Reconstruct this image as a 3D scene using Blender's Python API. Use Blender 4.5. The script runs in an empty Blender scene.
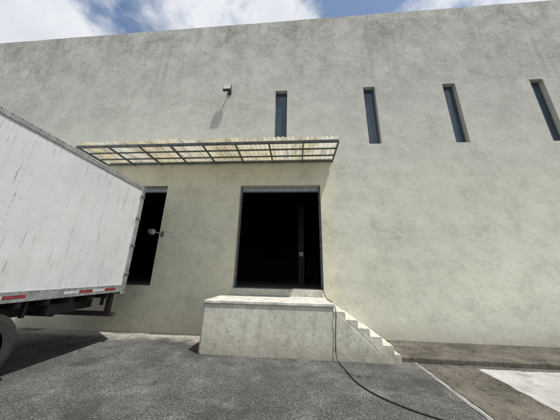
import bpy, bmesh, math, random
from mathutils import Matrix, Vector
random.seed(7)
S=bpy.context.scene
COL=S.collection

# ---------------------------------------------------------------- helpers
def new_mat(name):
    m=bpy.data.materials.new(name); m.use_nodes=True
    nt=m.node_tree
    for n in list(nt.nodes): nt.nodes.remove(n)
    out=nt.nodes.new('ShaderNodeOutputMaterial')
    b=nt.nodes.new('ShaderNodeBsdfPrincipled')
    nt.links.new(b.outputs[0],out.inputs[0])
    return m,nt,b,out
class G:
    def __init__(s,nt):
        s.nt=nt; s.tc=nt.nodes.new('ShaderNodeTexCoord').outputs['Object']
    def lk(s,a,b): s.nt.links.new(a,b)
    def mapv(s,scale=(1,1,1),rot=(0,0,0),loc=(0,0,0),src=None):
        n=s.nt.nodes.new('ShaderNodeMapping'); n.inputs['Scale'].default_value=scale
        n.inputs['Rotation'].default_value=rot; n.inputs['Location'].default_value=loc
        s.lk(src or s.tc,n.inputs['Vector']); return n.outputs[0]
    def noise(s,scale,detail=4,rough=.55,vec=None,dist=0):
        n=s.nt.nodes.new('ShaderNodeTexNoise'); n.inputs['Scale'].default_value=scale
        n.inputs['Detail'].default_value=detail; n.inputs['Roughness'].default_value=rough
        n.inputs['Distortion'].default_value=dist
        s.lk(vec or s.tc,n.inputs['Vector']); return n.outputs['Fac']
    def voro(s,scale,feature='F1',vec=None,out='Distance'):
        n=s.nt.nodes.new('ShaderNodeTexVoronoi'); n.feature=feature; n.inputs['Scale'].default_value=scale
        s.lk(vec or s.tc,n.inputs['Vector']); return n.outputs[out]
    def rng(s,v,a,b,c=0,d=1,smooth=False):
        n=s.nt.nodes.new('ShaderNodeMapRange'); n.inputs[1].default_value=a;n.inputs[2].default_value=b
        n.inputs[3].default_value=c;n.inputs[4].default_value=d
        if smooth: n.interpolation_type='SMOOTHSTEP'
        s.lk(v,n.inputs[0]); return n.outputs[0]
    def math(s,op,a,b=None):
        n=s.nt.nodes.new('ShaderNodeMath'); n.operation=op
        for i,v in enumerate((a,b)):
            if v is None: continue
            if isinstance(v,(int,float)): n.inputs[i].default_value=v
            else: s.lk(v,n.inputs[i])
        return n.outputs[0]
    def mul(s,a,b): return s.math('MULTIPLY',a,b)
    def add(s,a,b): return s.math('ADD',a,b)
    def mix(s,f,a,b,mode='MIX'):
        n=s.nt.nodes.new('ShaderNodeMix'); n.data_type='RGBA'; n.blend_type=mode
        for i,v in ((0,f),(6,a),(7,b)):
            if isinstance(v,(int,float)): n.inputs[i].default_value=v
            elif isinstance(v,tuple): n.inputs[i].default_value=(*v,1)
            else: s.lk(v,n.inputs[i])
        return n.outputs[2]
    def xyz(s,src=None):
        n=s.nt.nodes.new('ShaderNodeSeparateXYZ'); s.lk(src or s.tc,n.inputs[0]); return n.outputs
    def bump(s,h,strength,dist,b):
        n=s.nt.nodes.new('ShaderNodeBump'); n.inputs['Strength'].default_value=strength
        n.inputs['Distance'].default_value=dist; s.lk(h,n.inputs['Height']); s.lk(n.outputs[0],b.inputs['Normal'])
def simple(name,col,rough=.6,metal=0,var=.25,scale=6,bump=.1):
    m,nt,b,_=new_mat(name); g=G(nt)
    f=g.noise(scale,4,.6)
    d=tuple(c*(1-var) for c in col); l=tuple(min(1,c*(1+var)) for c in col)
    g.lk(g.mix(g.rng(f,.3,.7),d,l),b.inputs['Base Color'])
    b.inputs['Roughness'].default_value=rough; b.inputs['Metallic'].default_value=metal
    if bump: g.bump(g.noise(scale*8,2,.6),bump,.01,b)
    return m
def empty(name):
    e=bpy.data.objects.new(name,None); COL.objects.link(e); return e
def obj(name,bm,mats,parent=None,smooth=False):
    me=bpy.data.meshes.new(name); bmesh.ops.recalc_face_normals(bm,faces=bm.faces[:])
    bm.to_mesh(me); bm.free()
    for m in (mats if isinstance(mats,(list,tuple)) else [mats]): me.materials.append(m)
    if smooth:
        for p in me.polygons: p.use_smooth=True
    o=bpy.data.objects.new(name,me); COL.objects.link(o)
    if parent: o.parent=parent
    return o
def addbox(bm,x0,x1,y0,y1,z0,z1,mi=0,bev=0):
    vs=[bm.verts.new((x,y,z)) for x in(x0,x1) for y in(y0,y1) for z in(z0,z1)]
    F=[]
    for idx in((0,1,3,2),(4,6,7,5),(0,4,5,1),(2,3,7,6),(0,2,6,4),(1,5,7,3)):
        f=bm.faces.new([vs[i] for i in idx]); f.material_index=mi; F.append(f)
    if bev:
        es=list({e for f in F for e in f.edges})
        r=bmesh.ops.bevel(bm,geom=es,offset=bev,segments=2,affect='EDGES',profile=.5)
        for f in r['faces']: f.material_index=mi
def box(name,x0,x1,y0,y1,z0,z1,mat,parent=None,bev=0):
    bm=bmesh.new(); addbox(bm,x0,x1,y0,y1,z0,z1,0,bev); return obj(name,bm,mat,parent)
def cyl(bm,c,r,h,axis='X',seg=32,mi=0,r2=None):
    rot={'X':Matrix.Rotation(math.pi/2,4,'Y'),'Y':Matrix.Rotation(math.pi/2,4,'X'),'Z':Matrix()}[axis]
    n0=len(bm.faces)
    bmesh.ops.create_cone(bm,cap_ends=True,segments=seg,radius1=r,radius2=r if r2 is None else r2,depth=h,matrix=Matrix.Translation(c)@rot)
    bm.faces.ensure_lookup_table()
    for f in bm.faces[n0:]: f.material_index=mi

# ---------------------------------------------------------------- materials
mw,nt,b,_=new_mat('weathered_plaster'); g=G(nt); x,y,z=g.xyz()
n_low=g.noise(.33,5,.6); n_mid=g.noise(1.9,7,.7); n_fine=g.noise(9,6,.8)
base=g.mix(g.rng(n_low,.35,.65),(.555,.55,.455),(.645,.64,.535))
base=g.mix(g.rng(g.add(z,g.mul(n_low,4)),4.5,9.0),base,(.495,.495,.445))
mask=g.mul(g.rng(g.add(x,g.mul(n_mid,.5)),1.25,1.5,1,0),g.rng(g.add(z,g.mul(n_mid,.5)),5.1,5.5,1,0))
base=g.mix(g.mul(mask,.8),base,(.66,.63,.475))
base=g.mix(g.mul(g.rng(n_mid,.50,.70),.42),base,(.32,.315,.26))
base=g.mix(g.mul(g.rng(n_mid,.34,.45,1,0),.25),base,(.72,.715,.63))
# scattered grime, grainy at the edges
grime=g.mul(g.rng(g.noise(.7,6,.7,g.mapv(loc=(11,0,5))),.48,.66),g.rng(n_fine,.40,.58))
base=g.mix(g.mul(grime,.42),base,(.24,.235,.195))
# mould towards the top
zt=g.rng(g.add(z,g.mul(n_low,6)),9.4,14.0)
patch=g.mul(g.rng(g.noise(.9,7,.76,g.mapv((1,1,.8),loc=(3,0,1)),.4),.42,.64),g.rng(n_fine,.36,.56,.35,1))
base=g.mix(g.mul(g.mul(patch,g.add(zt,.05)),.82),base,(.20,.197,.172))
st=g.mul(g.rng(g.noise(1.0,6,.65,g.mapv((3.1,1,.16))),.52,.72),g.rng(g.noise(.5,2,.5,g.mapv(loc=(8,0,2))),.45,.6))
base=g.mix(g.mul(g.mul(st,g.add(zt,.12)),.65),base,(.20,.195,.17))
sp=g.rng(g.noise(7,7,.82),.555,.65)
base=g.mix(g.mul(sp,g.add(g.mul(zt,.8),.20)),base,(.15,.145,.12))
sp2=g.rng(g.noise(34,3,.7),.57,.69)
base=g.mix(g.mul(sp2,g.add(g.mul(zt,.35),.27)),base,(.20,.19,.155))
ft=g.rng(g.add(z,g.mul(n_mid,.6)),.25,.8,1,0)
base=g.mix(g.mul(ft,.45),base,(.22,.20,.15))
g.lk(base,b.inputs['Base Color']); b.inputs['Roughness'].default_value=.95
b.inputs['Specular IOR Level'].default_value=.12
h=g.add(g.mul(g.noise(1.3,3,.5),1.7),g.add(g.mul(g.noise(11,5,.6),.28),g.mul(g.noise(60,2,.6),.12)))
g.bump(h,.36,.04,b)
M_WALL=mw

md,nt,b,_=new_mat('painted_concrete'); g=G(nt); x,y,z=g.xyz()
base=g.mix(g.rng(g.noise(1.2,5,.6),.35,.65),(.48,.465,.385),(.59,.575,.49))
base=g.mix(g.mul(g.rng(g.noise(3.2,7,.72,g.mapv((1.4,1,.8))),.48,.66),.6),base,(.27,.255,.195))
base=g.mix(g.mul(g.rng(g.add(z,g.mul(g.noise(4,5),.5)),.2,.65,1,0),.55),base,(.22,.20,.15))
base=g.mix(g.mul(g.rng(g.noise(13,6,.8),.56,.66),.65),base,(.12,.115,.09))
g.lk(base,b.inputs['Base Color']); b.inputs['Roughness'].default_value=.95; b.inputs['Specular IOR Level'].default_value=.12
g.bump(g.add(g.noise(4,5,.6),g.mul(g.noise(40,3,.6),.15)),.4,.03,b)
M_DOCK=md
M_SLAB=simple('worn_slab_concrete',(.50,.49,.44),.9,0,.35,5,.25)

ma,nt,b,_=new_mat('old_asphalt'); g=G(nt); x,y,z=g.xyz()
n1=g.noise(.55,6,.65); n2=g.noise(2.0,7,.7)
base=g.mix(g.rng(n1,.38,.62),(.070,.070,.067),(.145,.142,.134))
base=g.mix(g.mul(g.rng(n2,.46,.64),.75),base,(.042,.041,.039))
base=g.mix(g.mul(g.rng(n2,.34,.44,1,0),.5),base,(.22,.213,.195))
base=g.mix(g.mul(g.rng(g.noise(50,2,.6),.53,.66),.65),base,(.28,.275,.255))
base=g.mix(g.mul(g.rng(g.noise(38,3,.7,g.mapv(loc=(5,3,1))),.50,.62),.85),base,(.026,.026,.024))
base=g.mix(g.mul(g.rng(g.noise(11,5,.75,g.mapv(loc=(1,7,1))),.53,.64),.6),base,(.035,.034,.032))
dz=g.mul(g.rng(g.add(y,g.mul(n2,1.6)),.15,.60),g.rng(x,-2.0,-1.7,1,0))
base=g.mix(g.mul(dz,.85),base,(.38,.36,.31))
base=g.mix(g.mul(g.rng(g.noise(.8,4,.6,g.mapv(loc=(9,4,0))),.54,.64),.65),base,(.036,.035,.033))
# meandering cracks
wv=nt.nodes.new('ShaderNodeVectorMath'); wv.operation='ADD'
nz=nt.nodes.new('ShaderNodeTexNoise'); nz.inputs['Scale'].default_value=1.6; nz.inputs['Detail'].default_value=4; g.lk(g.tc,nz.inputs['Vector'])
g.lk(g.tc,wv.inputs[0]); g.lk(nz.outputs['Color'],wv.inputs[1])
ck=g.mul(g.rng(g.voro(.5,'DISTANCE_TO_EDGE',wv.outputs[0]),0,.008,1,0),g.rng(g.noise(.7,2,.5,g.mapv(loc=(4,3,6))),.47,.55))
base=g.mix(g.mul(ck,.7),base,(.018,.017,.016))
g.lk(base,b.inputs['Base Color']); b.inputs['Roughness'].default_value=.9; b.inputs['Specular IOR Level'].default_value=.25
g.bump(g.noise(50,4,.7),.7,.014,b)
M_ASPH=ma
mb,nt,b,_=new_mat('dirty_brown_paving'); g=G(nt)
base=g.mix(g.rng(g.noise(1.3,6,.65),.35,.65),(.06,.054,.045),(.15,.135,.11))
base=g.mix(g.mul(g.rng(g.noise(7,6,.75),.50,.64),.75),base,(.03,.028,.023))
base=g.mix(g.mul(g.rng(g.noise(45,3,.7),.56,.66),.7),base,(.26,.24,.20))
g.lk(base,b.inputs['Base Color']); b.inputs['Roughness'].default_value=.95; b.inputs['Specular IOR Level'].default_value=.15
g.bump(g.noise(30,4,.7),.7,.02,b); M_BROWN=mb
mc,nt,b,_=new_mat('pale_concrete'); g=G(nt)
base=g.mix(g.rng(g.noise(1.1,6,.65),.35,.65),(.28,.275,.26),(.44,.43,.41))
base=g.mix(g.mul(g.rng(g.noise(3,7,.75),.48,.64),.65),base,(.17,.16,.145))
base=g.mix(g.mul(g.rng(g.noise(40,3,.7),.56,.66),.5),base,(.12,.115,.10))
g.lk(base,b.inputs['Base Color']); b.inputs['Roughness'].default_value=.9
g.bump(g.noise(30,4,.7),.4,.01,b); M_CONC=mc

mt,nt,b,_=new_mat('scuffed_white_trailer_paint'); g=G(nt); x,y,z=g.xyz()
base=g.mix(g.rng(g.noise(.8,4,.6),.3,.7),(.60,.61,.62),(.68,.685,.685))
zs=g.rng(z,1.1,2.0,1,0)
base=g.mix(g.mul(g.rng(g.noise(2.5,7,.7),.45,.68),g.add(g.mul(zs,.35),.14)),base,(.38,.37,.33))
for k,(rx,sc,th) in enumerate(((.75,(1,9,.55),.665),(-.6,(1,12,.6),.685),(1.25,(1,10,.5),.67),(.2,(1,14,.9),.69))):
    v=g.mapv(scale=sc,rot=(rx,0,0),loc=(k*3,k*5,k))
    s1=g.rng(g.noise(4.0,2,.5,v),th,th+.03)
    gate=g.rng(g.noise(.9,2,.5,g.mapv(loc=(k*7+2,1,k))),.46,.54)
    base=g.mix(g.mul(g.mul(s1,gate),.62),base,(.26,.26,.25))
dr=g.rng(g.noise(1.5,5,.6,g.mapv((1,5,.3))),.50,.72)
base=g.mix(g.mul(dr,.25),base,(.42,.405,.36))
g.lk(base,b.inputs['Base Color']); b.inputs['Roughness'].default_value=.5
g.bump(g.noise(1.6,2,.5),.25,.03,b)
M_TRL=mt
M_ALU=simple('dull_aluminium',(.36,.37,.37),.5,.5,.3,5,.1)
M_STEEL=simple('dark_chassis_steel',(.028,.027,.025),.7,.2,.5,7,.2)
M_RUST=simple('rusty_steel',(.055,.042,.034),.8,.1,.4,9,.3)
M_RUB=simple('tyre_rubber',(.028,.027,.026),.85,0,.3,12,.2)
M_BLACK=simple('black_rubber',(.02,.02,.02),.6,0,.2,12,.1)
M_RIM=simple('wheel_rim_steel',(.16,.16,.155),.7,.3,.4,8,.1)
M_GREY=simple('galvanised_steel',(.30,.33,.35),.5,.5,.25,8,.1)
M_BEAM=simple('weathered_steel_beam',(.12,.13,.135),.7,.2,.4,8,.2)
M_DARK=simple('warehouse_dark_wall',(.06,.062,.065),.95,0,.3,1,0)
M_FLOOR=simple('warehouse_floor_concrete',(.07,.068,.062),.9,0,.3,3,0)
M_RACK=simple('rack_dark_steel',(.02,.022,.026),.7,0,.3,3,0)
M_RED=simple('red_reflective_tape',(.22,.035,.035),.5,0,.4,10,0)
M_WTAPE=simple('white_reflective_tape',(.50,.50,.50),.5,0,.25,10,0)
M_WHITE=simple('white_plastic',(.75,.75,.73),.5,0,.1,10,0)
M_LAMPBODY=simple('lamp_housing',(.04,.04,.04),.5,.3,.2,5,0)
mg,nt,b,_=new_mat('slot_window_glass'); g=G(nt)
g.lk(g.mix(g.noise(2,3,.6),(.02,.035,.05),(.05,.08,.11)),b.inputs['Base Color'])
b.inputs['Roughness'].default_value=.12; b.inputs['Specular IOR Level'].default_value=.6; M_GLASS=mg
mf,nt,b,out=new_mat('aged_fibreglass'); g=G(nt); x,y,z=g.xyz()
f=g.rng(g.noise(1.1,3,.6,g.mapv((1,.2,1))),.42,.58)
c=g.mix(f,(.60,.54,.38),(.62,.61,.53))
c=g.mix(g.mul(g.rng(g.noise(4,6,.7,g.mapv((1,.4,1))),.44,.64),.75),c,(.24,.215,.15))
g.lk(c,b.inputs['Base Color']); b.inputs['Roughness'].default_value=.55
tr=nt.nodes.new('ShaderNodeBsdfTranslucent'); g.lk(c,tr.inputs[0])
ms=nt.nodes.new('ShaderNodeMixShader'); ms.inputs[0].default_value=.5
g.lk(b.outputs[0],ms.inputs[1]); g.lk(tr.outputs[0],ms.inputs[2]); g.lk(ms.outputs[0],out.inputs[0]); M_FIB=mf

# ---------------------------------------------------------------- building
B=empty('warehouse_building')
XL,XR=-26.0,24.0
def top(xx): return 11.45+.016*xx
slots=[(-.73,-.31,5.82,7.90),(2.34,2.73,5.62,7.90),(4.96,5.37,5.60,7.90),(7.70,8.11,5.58,7.93)]
for i in range(1,4): slots.append((7.70+2.7*i,8.11+2.7*i,5.6,7.92))
doors=[(-1.74,.74,1.19,4.22),(-6.62,-4.12,1.19,4.23)]
holes=slots+doors
xs=sorted({XL,XR}|{h[0] for h in holes}|{h[1] for h in holes})
TH=.28
bm=bmesh.new()
def quad(*p):
    return bm.faces.new([bm.verts.new(q) for q in p])
for a,c in zip(xs[:-1],xs[1:]):
    mid=(a+c)/2
    hz=sorted([(h[2],h[3]) for h in holes if h[0]<mid<h[1]])
    segs=[];z0=-.3
    for q in hz: segs.append((z0,q[0])); z0=q[1]
    for s0,s1 in segs: quad((a,0,s0),(c,0,s0),(c,0,s1),(a,0,s1))
    # parapet line with slight unevenness
    m_=max(1,int((c-a)/.5))
    for k in range(m_):
        xa,xb=a+(c-a)*k/m_,a+(c-a)*(k+1)/m_
        ja=.012*math.sin(xa*3.1)*math.sin(xa*1.3+1); jb=.012*math.sin(xb*3.1)*math.sin(xb*1.3+1)
        quad((xa,0,z0),(xb,0,z0),(xb,0,top(xb)+jb),(xa,0,top(xa)+ja))
        quad((xa,0,top(xa)+ja),(xb,0,top(xb)+jb),(xb,TH,top(xb)+jb),(xa,TH,top(xa)+ja))
    for s0,s1 in segs: quad((a,TH,s0),(c,TH,s0),(c,TH,s1),(a,TH,s1))
    quad((a,TH,z0),(c,TH,z0),(c,TH,top(c)),(a,TH,top(a)))
for x0,x1,z0,z1 in holes:
    quad((x0,0,z0),(x0,TH,z0),(x0,TH,z1),(x0,0,z1)); quad((x1,0,z0),(x1,TH,z0),(x1,TH,z1),(x1,0,z1))
    quad((x0,0,z0),(x1,0,z0),(x1,TH,z0),(x0,TH,z0)); quad((x0,0,z1),(x1,0,z1),(x1,TH,z1),(x0,TH,z1))
for xx in (XL,XR): quad((xx,0,-.3),(xx,TH,-.3),(xx,TH,top(xx)),(xx,0,top(xx)))
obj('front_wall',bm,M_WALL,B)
box('side_wall_a',XL,XL+.28,TH+.002,26,-.3,10.6,M_WALL,B)
box('side_wall_b',XR-.28,XR,TH+.002,26,-.3,10.6,M_WALL,B)
box('back_wall',XL,XR,26.002,26.3,-.3,10.6,M_WALL,B)
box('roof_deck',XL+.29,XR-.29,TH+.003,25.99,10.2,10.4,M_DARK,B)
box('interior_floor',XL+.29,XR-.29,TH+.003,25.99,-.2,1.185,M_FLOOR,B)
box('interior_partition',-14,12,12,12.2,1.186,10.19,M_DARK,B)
for i,(x0,x1,z0,z1) in enumerate(slots):
    bm=bmesh.new(); addbox(bm,x0+.03,x1-.03,.15,.16,z0+.03,z1-.03,0)
    for q in ((x0+.002,x0+.03,z0+.002,z1-.002),(x1-.03,x1-.002,z0+.002,z1-.002)): addbox(bm,q[0],q[1],.13,.18,q[2],q[3],1)
    addbox(bm,x0+.031,x1-.031,.13,.18,z0+.002,z0+.03,1); addbox(bm,x0+.031,x1-.031,.13,.18,z1-.03,z1-.002,1)
    obj('slot_window_%d'%(i+1),bm,[M_GLASS,M_BEAM],B)
for i,(x0,x1,z0,z1) in enumerate(doors):
    bm=bmesh.new()
    addbox(bm,x0+.003,x0+.05,.12,.20,z0,z1-.003,1); addbox(bm,x1-.05,x1-.003,.12,.20,z0,z1-.003,1)
    for k in range(2):
        addbox(bm,x0+.051,x1-.051,.14+.004*(k%2),.16,z1-.07*(k+1)+.004,z1-.07*k-.004,0)
    addbox(bm,x0+.051,x1-.051,.125,.175,z1-.18,z1-.145,1)
    addbox(bm,x0+.003,x1-.003,.01,.27,z0+.001,z0+.012,1)
    obj('roller_door_%d'%(i+1),bm,[M_GREY,M_BEAM],B)
bm=bmesh.new()
for rx in (-5.2,-2.4,.4,3.2):
    for ry in (9.0,10.0): addbox(bm,rx-.05,rx+.05,ry-.05,ry+.05,1.187,8.2,0)
for zz in (2.9,4.7,6.5):
    for ry in (9.0,10.0): addbox(bm,-5.14,3.14,ry-.03,ry+.03,zz,zz+.1,0)
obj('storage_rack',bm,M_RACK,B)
bm=bmesh.new(); addbox(bm,.14,.30,3.0,3.06,2.30,2.47,0,.01); addbox(bm,.18,.26,2.98,2.999,2.34,2.43,1)
addbox(bm,.10,.34,3.062,3.3,1.187,4.6,2)
obj('electrical_box_on_column',bm,[M_WHITE,M_GREY,M_RACK],B)

# ---------------------------------------------------------------- dock
D=empty('loading_dock')
YF=-1.26
steps=[(.77,1.00,.875),(1.00,1.235,.73),(1.235,1.455,.59),(1.455,1.68,.445),(1.68,1.88,.305),(1.88,2.0,.16)]
rp=[(-1.95,-.2),(-1.95,.95),(.77,.95)]
for a,c,zz in steps: rp+=[(a,zz),(c-.02,zz),(c,zz-.018)]
rp+=[(2.0,-.2)]
bm=bmesh.new(); NS=14; sl_=[]
for k in range(NS+1):
    t=k/NS; yy=YF+( -.003-YF)*t
    row=[]
    for i,(px,pz) in enumerate(rp):
        jx=jz=jy=0
        if i>3 and pz>.05 and 0<k<NS:
            jx=random.uniform(-.006,.006); jz=random.uniform(-.006,.004)
        if k==0 and i>3 and pz>.05: jy=random.uniform(.0,.01); jz=random.uniform(-.008,.0)
        row.append(bm.verts.new((px+jx,yy+jy,pz+jz)))
    sl_.append(row)
bm.faces.new(sl_[0]); bm.faces.new(sl_[-1])
for k in range(NS):
    for i in range(len(rp)):
        j=(i+1)%len(rp); bm.faces.new([sl_[k][i],sl_[k][j],sl_[k+1][j],sl_[k+1][i]])
obj('dock_and_steps',bm,M_DOCK,D)
box('dock_top_slab',-1.97,.79,YF-.025,-.004,.955,1.02,M_SLAB,D,.012)
box('door_sill',-1.73,.73,-.05,.009,1.023,1.187,M_DOCK,D,.008)
box('steel_corner_angle',-1.975,-1.952,YF-.012,YF+.06,.02,.953,M_GREY,D)

# ---------------------------------------------------------------- awning
A=empty('corrugated_awning')
bm=bmesh.new()
x0,x1=-6.32,1.14; n=int((x1-x0)/.0127)
rows=[(-.01,5.11),(-.42,5.09),(-.84,5.065),(-1.27,5.04)]
grid=[]
for j,(yy,zz) in enumerate(rows):
    r=[]
    for i in range(n+1):
        xx=x0+(x1-x0)*i/n
        pidx=int((xx-x0)/.82)
        sag=.012*math.sin(xx*2.1+j)
        r.append(bm.verts.new((xx,yy+(-.025*math.sin(pidx*2.7) if j==3 else 0),zz+.015*math.sin(2*math.pi*xx/.127)+sag+.006*(pidx%2))))
    grid.append(r)
for j in range(3):
    for i in range(n):
        bm.faces.new([grid[j][i],grid[j][i+1],grid[j+1][i+1],grid[j+1][i]])
obj('corrugated_sheets',bm,M_FIB,A,True)
bm=bmesh.new()
addbox(bm,-6.30,1.12,-1.20,-1.14,4.925,4.987,0)
addbox(bm,-6.30,1.12,-.775,-.745,4.98,5.02,0)
addbox(bm,-6.30,1.12,-.395,-.365,4.99,5.03,0)
addbox(bm,-6.30,1.12,-.060,-.004,5.0,5.06,0)
xx=-6.28
while xx<1.12:
    addbox(bm,xx-.018,xx+.018,-1.139,-.061,4.93,4.978,0)
    xx+=.925
obj('awning_frame',bm,M_BEAM,A)

# ---------------------------------------------------------------- wall floodlight
L=empty('wall_floodlight')
bm=bmesh.new()
addbox(bm,-.15,.15,-.045,.045,-.12,.12,0,.015)
addbox(bm,-.125,.125,-.051,-.046,-.095,.095,1)
for k in range(5): addbox(bm,-.11+.05*k,-.10+.05*k,.046,.075,-.09,.09,0)
M_LENS=simple('lamp_lens',(.45,.46,.47),.3,0,.1,5,0)
o=obj('lamp_head',bm,[M_LAMPBODY,M_LENS],L); o.location=(-2.42,-.27,7.84); o.rotation_euler=(math.radians(-8),0,0)
bm=bmesh.new(); addbox(bm,-2.49,-2.35,-.03,-.002,7.80,7.98,0,.005); addbox(bm,-2.44,-2.40,-.21,-.031,7.86,7.90,0)
obj('lamp_bracket',bm,M_LAMPBODY,L)

# ---------------------------------------------------------------- trailer
T=empty('semi_trailer')
SX=-4.15; W=2.48; YR=-.88; YFN=-13.6; ZB=1.10; ZT=3.78
bm=bmesh.new()
def side(xo,sgn):
    yy=YR-.12
    while yy>YFN+.1:
        y2=max(yy-1.22,YFN+.05)
        addbox(bm,min(xo,xo-sgn*.03),max(xo,xo-sgn*.03),y2+.004,yy-.004,ZB+.16,ZT-.10,0)
        yy=y2
side(SX,1); side(SX-W,-1)
addbox(bm,SX-W+.03,SX-.03,YFN,YFN+.05,ZB,ZT-.1,0)
addbox(bm,SX-W+.03,SX-.03,YFN+.05,YR-.05,ZT-.06,ZT-.02,0)
obj('side_panels_and_roof',bm,M_TRL,T)
bm=bmesh.new()
for xo,s in ((SX,1),(SX-W,-1)):
    a=sorted((xo+s*.014,xo-s*.03))
    addbox(bm,a[0],a[1],YFN,YR-.121,ZT-.10,ZT,0,.006)
    addbox(bm,a[0],a[1],YFN,YR-.121,ZB,ZB+.16,0,.006)
    a2=sorted((xo+s*.003,xo-s*.035))
    yy=YR-.12-1.22
    while yy>YFN+.2:
        addbox(bm,a2[0],a2[1],yy-.018,yy+.018,ZB+.161,ZT-.101,1); yy-=1.22
obj('rails_and_seams',bm,[M_ALU,M_TRL],T)
bm=bmesh.new()
yy=YR-.16
while yy>YFN+.2:
    for zz in (ZT-.085,ZT-.02,ZB+.145,ZB+.02):
        cyl(bm,(SX+.016,yy,zz),.007,.008,'X',6)
    yy-=.12
obj('rail_rivets',bm,M_BEAM,T)
bm=bmesh.new()
yy=YR-.12-1.22
while yy>-8:
    zz=ZB+.24
    while zz<ZT-.15:
        for dy in (-.011,.011): cyl(bm,(SX+.004,yy+dy,zz),.0035,.004,'X',6)
        zz+=.1
    yy-=1.22
obj('seam_rivets',bm,M_ALU,T)
bm=bmesh.new()
addbox(bm,SX-.10,SX+.018,YR-.119,YR,ZB-.05,ZT+.01,0,.01)
addbox(bm,SX-W-.018,SX-W+.10,YR-.119,YR,ZB-.05,ZT+.01,0,.01)
addbox(bm,SX-W+.101,SX-.101,YR-.119,YR,ZT-.16,ZT+.008,0,.01)
addbox(bm,SX-W+.101,SX-.101,YR-.119,YR,ZB-.05,ZB+.10,0,.01)
obj('rear_frame',bm,M_ALU,T)
box('cargo_floor',SX-W+.035,SX-.035,YFN+.06,YR-.12,ZB+.02,ZB+.10,M_RUST,T)
bm=bmesh.new()
for zz in (1.5,2.2,2.9,3.5):
    addbox(bm,SX+.019,SX+.030,YR-.16,YR-.01,zz-.02,zz+.02,0,.003)
    cyl(bm,(SX+.022,YR-.004,zz),.009,.07,'Z',12)
obj('door_hinges',bm,M_BEAM,T)
bm=bmesh.new(); yy=YR-.3;k=0
while yy>YFN+.5:
    addbox(bm,SX+.0145,SX+.017,yy-.28,yy,ZB+.055,ZB+.105,k%2); yy-=.285; k+=1
    if k%4==0: yy-=.55
obj('reflective_tape',bm,[M_RED,M_WTAPE],T)
bm=bmesh.new()
for xx in (SX-W/2-.5,SX-W/2+.5): addbox(bm,xx-.06,xx+.06,YFN+.3,YR-.13,.78,1.06,0)
yy=YR-.4
while yy>YFN+.3:
    addbox(bm,SX-W+.05,SX-.05,yy-.04,yy+.04,1.0,1.098,0); yy-=.4
addbox(bm,SX-W+.12,SX-.08,YR-.10,YR-.02,.56,.66,1,.01)
for xx in (SX-.25,SX-W+.25): addbox(bm,xx-.05,xx+.05,YR-.12,YR-.041,.661,1.048,1)
# tool box, air tank, hoses and brackets hanging under the floor
addbox(bm,SX-.42,SX-.16,-2.35,-1.85,.80,1.0,0,.03)
for yc in (-3.25,-4.55):
    cyl(bm,(SX-W/2,yc,.52),.07,W-.3,'X',16)
    addbox(bm,SX-W/2-.7,SX-W/2-.55,yc-.3,yc+.3,.55,.78,0); addbox(bm,SX-W/2+.55,SX-W/2+.7,yc-.3,yc+.3,.55,.78,0)
cyl(bm,(SX-.75,-1.5,.85),.12,.9,'Y',16)
cyl(bm,(SX-.6,-2.2,.8),.03,.8,'X',10)
for yy in (-1.25,-1.55,-2.7): addbox(bm,SX-.20,SX-.14,yy-.02,yy+.02,.84,1.099,0)
for xx in (SX-.35,SX-W+.35): addbox(bm,xx-.05,xx+.05,-10.4,-10.2,.1,1.05,0)
for xx in (SX-.35,SX-W+.35): addbox(bm,xx-.14,xx+.14,-10.45,-10.15,.0,.1,0)
obj('chassis',bm,[M_STEEL,M_RUST],T)
bm=bmesh.new()
cyl(bm,(SX+.02,YR-.06,ZB+.04),.02,.012,'X',12,0)
obj('marker_lights',bm,M_RED,T)
def tyre(bm,cx,cy,w=.26,R=.51):
    pr=[(-.5,.62),(-.5,.82),(-.46,.93),(-.36,.985),(-.12,1.0),(.12,1.0),(.36,.985),(.46,.93),(.5,.82),(.5,.62)]
    seg=48; rings=[]
    for s in range(seg):
        a=2*math.pi*s/seg
        rings.append([bm.verts.new((cx+px*w,cy+math.cos(a)*rr*R*(1-.012*(s%2)*(rr>.97)),.51+math.sin(a)*rr*R*(1-.012*(s%2)*(rr>.97)))) for px,rr in pr])
    for s in range(seg):
        A_,B_=rings[s],rings[(s+1)%seg]
        for i in range(len(pr)-1): bm.faces.new([A_[i],A_[i+1],B_[i+1],B_[i]])
for wi,yc in enumerate((-3.25,-4.55)):
    bm=bmesh.new()
    for cx in (SX-.15,SX-.45,SX-W+.15,SX-W+.45):
        tyre(bm,cx,yc)
        cyl(bm,(cx,yc,.51),.325,.14,'X',32,1)
    for cx,s in ((SX-.03,1),(SX-W+.03,-1)):
        cyl(bm,(cx-s*.03,yc,.51),.11,.10,'X',20,1)
        for q in range(10):
            a=q*math.pi/5; cyl(bm,(cx-s*.04,yc+.19*math.cos(a),.51+.19*math.sin(a)),.018,.04,'X',6,1)
    obj('wheel_set_%d'%(wi+1),bm,[M_RUB,M_RIM],T,False)

DL=empty('dock_lamp')
bm=bmesh.new()
cyl(bm,(-4.02,-.50,2.64),.085,.10,'Y',24,0,.06); cyl(bm,(-4.02,-.555,2.64),.07,.01,'Y',24,1)
cyl(bm,(-4.02,-.24,2.66),.014,.44,'Y',10,2); addbox(bm,-4.06,-3.98,-.02,-.002,2.58,2.74,2,.003)
obj('dock_lamp_arm_and_head',bm,[M_GREY,M_WHITE,M_BEAM],DL)

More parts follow.
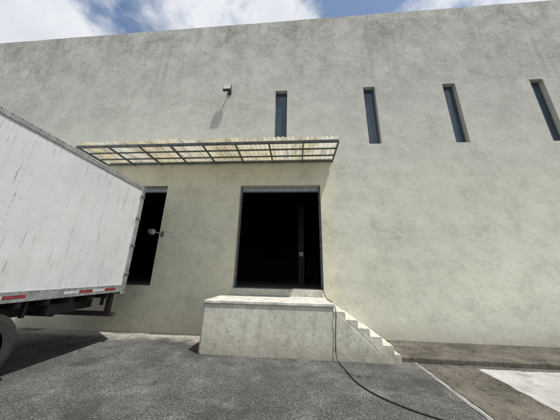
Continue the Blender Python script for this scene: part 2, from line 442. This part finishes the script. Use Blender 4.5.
# ---------------------------------------------------------------- ground
def sheet(name,pts,z,mat,parent=None):
    bm=bmesh.new(); v=[bm.verts.new((px,py,z)) for px,py in pts]; bm.faces.new(v)
    return obj(name,bm,mat,parent)
sheet('ground',[(-300,-300),(300,-300),(300,300),(-300,300)],0,M_ASPH)
def irregular(pts,n=14,a=.02):
    o=[]
    for i in range(len(pts)):
        p,q=Vector(pts[i]),Vector(pts[(i+1)%len(pts)])
        for k in range(n):
            r=p.lerp(q,k/n); o.append((r.x+random.uniform(-a,a),r.y+random.uniform(-a,a)))
    return o
sheet('brown_paving_strip',irregular([(2.34,-1.15),(2.34,-9),(3.4,-9),(3.28,-1.15)],50,.02),.004,M_BROWN)
sheet('pavement_joint',irregular([(2.25,-1.15),(2.25,-9),(2.31,-9),(2.31,-1.15)],70,.009),.008,M_CONC)
sheet('concrete_apron',irregular([(3.30,-1.30),(3.20,-9),(9,-9),(9,-1.30)],50,.02),.008,M_CONC)
bm=bmesh.new(); addbox(bm,2.003,XR,-1.14,-.003,-.1,.09,0,.02)
obj('walkway',bm,M_BROWN)
bm=bmesh.new()
for i in range(900):
    r=random.random()
    if r<.4: px,py=random.uniform(2.2,8.5),-1.16-abs(random.gauss(0,.08)); pz=.01
    elif r<.7: px,py=random.uniform(2.1,8.5),-abs(random.gauss(0,.2))-.02; pz=.092
    elif r<.85: px,py=random.uniform(-4.5,-2),-abs(random.gauss(0,.2))-.02; pz=.002
    else: px,py=random.uniform(-3,3.4),random.uniform(-4,-1.3); pz=.004
    if py<-1.13 and pz>.05: continue
    s=random.uniform(.003,.010)
    bmesh.ops.create_icosphere(bm,subdivisions=1,radius=s,matrix=Matrix.Translation((px,py,pz+s*.3))@Matrix.Diagonal((random.uniform(.7,1.5),1,.6,1)))
obj('gravel',bm,simple('gravel_stone',(.18,.165,.135),.9,0,.5,20,0))

# ---------------------------------------------------------------- cable
cu=bpy.data.curves.new('power_cable','CURVE'); cu.dimensions='3D'; cu.bevel_depth=.009; cu.bevel_resolution=3
pts=[(.70,-.02,1.22),(.74,-.5,1.04),(.76,-1.0,1.035),(.80,-1.285,.93),(.79,-1.29,.6),(.77,-1.30,.3),(.78,-1.34,.06),(.83,-1.5,.014),(.87,-1.75,.013),(.92,-2.05,.013),(1.05,-2.35,.013),(1.28,-2.62,.013),(1.6,-2.85,.013),(2.1,-3.1,.02),(2.8,-3.6,.013),(3.2,-4.6,.013)]
sp=cu.splines.new('BEZIER'); sp.bezier_points.add(len(pts)-1)
for p,c in zip(sp.bezier_points,pts): p.co=c; p.handle_left_type=p.handle_right_type='AUTO'
co=bpy.data.objects.new('power_cable',cu); COL.objects.link(co); cu.materials.append(M_BLACK)

# ---------------------------------------------------------------- light
sd=Vector((.33,-.24,1)).normalized()
el=math.asin(sd.z); az=math.atan2(sd.x,sd.y)
sl=bpy.data.lights.new('sun','SUN'); sl.energy=4.9; sl.angle=math.radians(1.0); sl.color=(1,.97,.915)
so=bpy.data.objects.new('sun',sl); COL.objects.link(so); so.rotation_euler=sd.to_track_quat('Z','Y').to_euler()
w=bpy.data.worlds.new('World'); S.world=w; w.use_nodes=True; nt=w.node_tree
bg=nt.nodes['Background']; sky=nt.nodes.new('ShaderNodeTexSky'); sky.sky_type='NISHITA'; sky.sun_disc=False
sky.sun_elevation=el; sky.sun_rotation=az; sky.air_density=1.2; sky.dust_density=1.0
g=G(nt); g.tc=nt.nodes.new('ShaderNodeTexCoord').outputs['Generated']
cl=g.rng(g.noise(2.4,7,.6,g.mapv((1,1,1.8),loc=(.55,.1,.3))),.38,.56,0,1,True)
cc=g.mix(g.rng(g.noise(4,5,.6,g.mapv(loc=(2,1,0))),.35,.7),(7.4,7.5,7.7),(5.6,5.8,6.2))
col=g.mix(g.mul(cl,.93),sky.outputs[0],cc)
nt.links.new(col,bg.inputs['Color']); bg.inputs['Strength'].default_value=.13

# ---------------------------------------------------------------- camera
f,th,ps,ro=212.7,math.radians(16.57),math.radians(4.48),math.radians(1.26)
fw=Vector((-math.sin(ps)*math.cos(th),math.cos(ps)*math.cos(th),math.sin(th)))
r=Vector((math.cos(ps),math.sin(ps),0)); u=r.cross(fw)
r2=r*math.cos(ro)+u*math.sin(ro); u2=-r*math.sin(ro)+u*math.cos(ro)
M=Matrix((( r2.x,u2.x,-fw.x,0),(r2.y,u2.y,-fw.y,-6.09),(r2.z,u2.z,-fw.z,1.6),(0,0,0,1)))
cd=bpy.data.cameras.new('camera'); cd.sensor_width=36; cd.lens=f/560*36; cd.clip_end=2000; cd.clip_start=.05
ca=bpy.data.objects.new('camera',cd); COL.objects.link(ca); ca.matrix_world=M
S.camera=ca
S.view_settings.view_transform='Standard'; S.view_settings.look='None'; S.view_settings.exposure=0
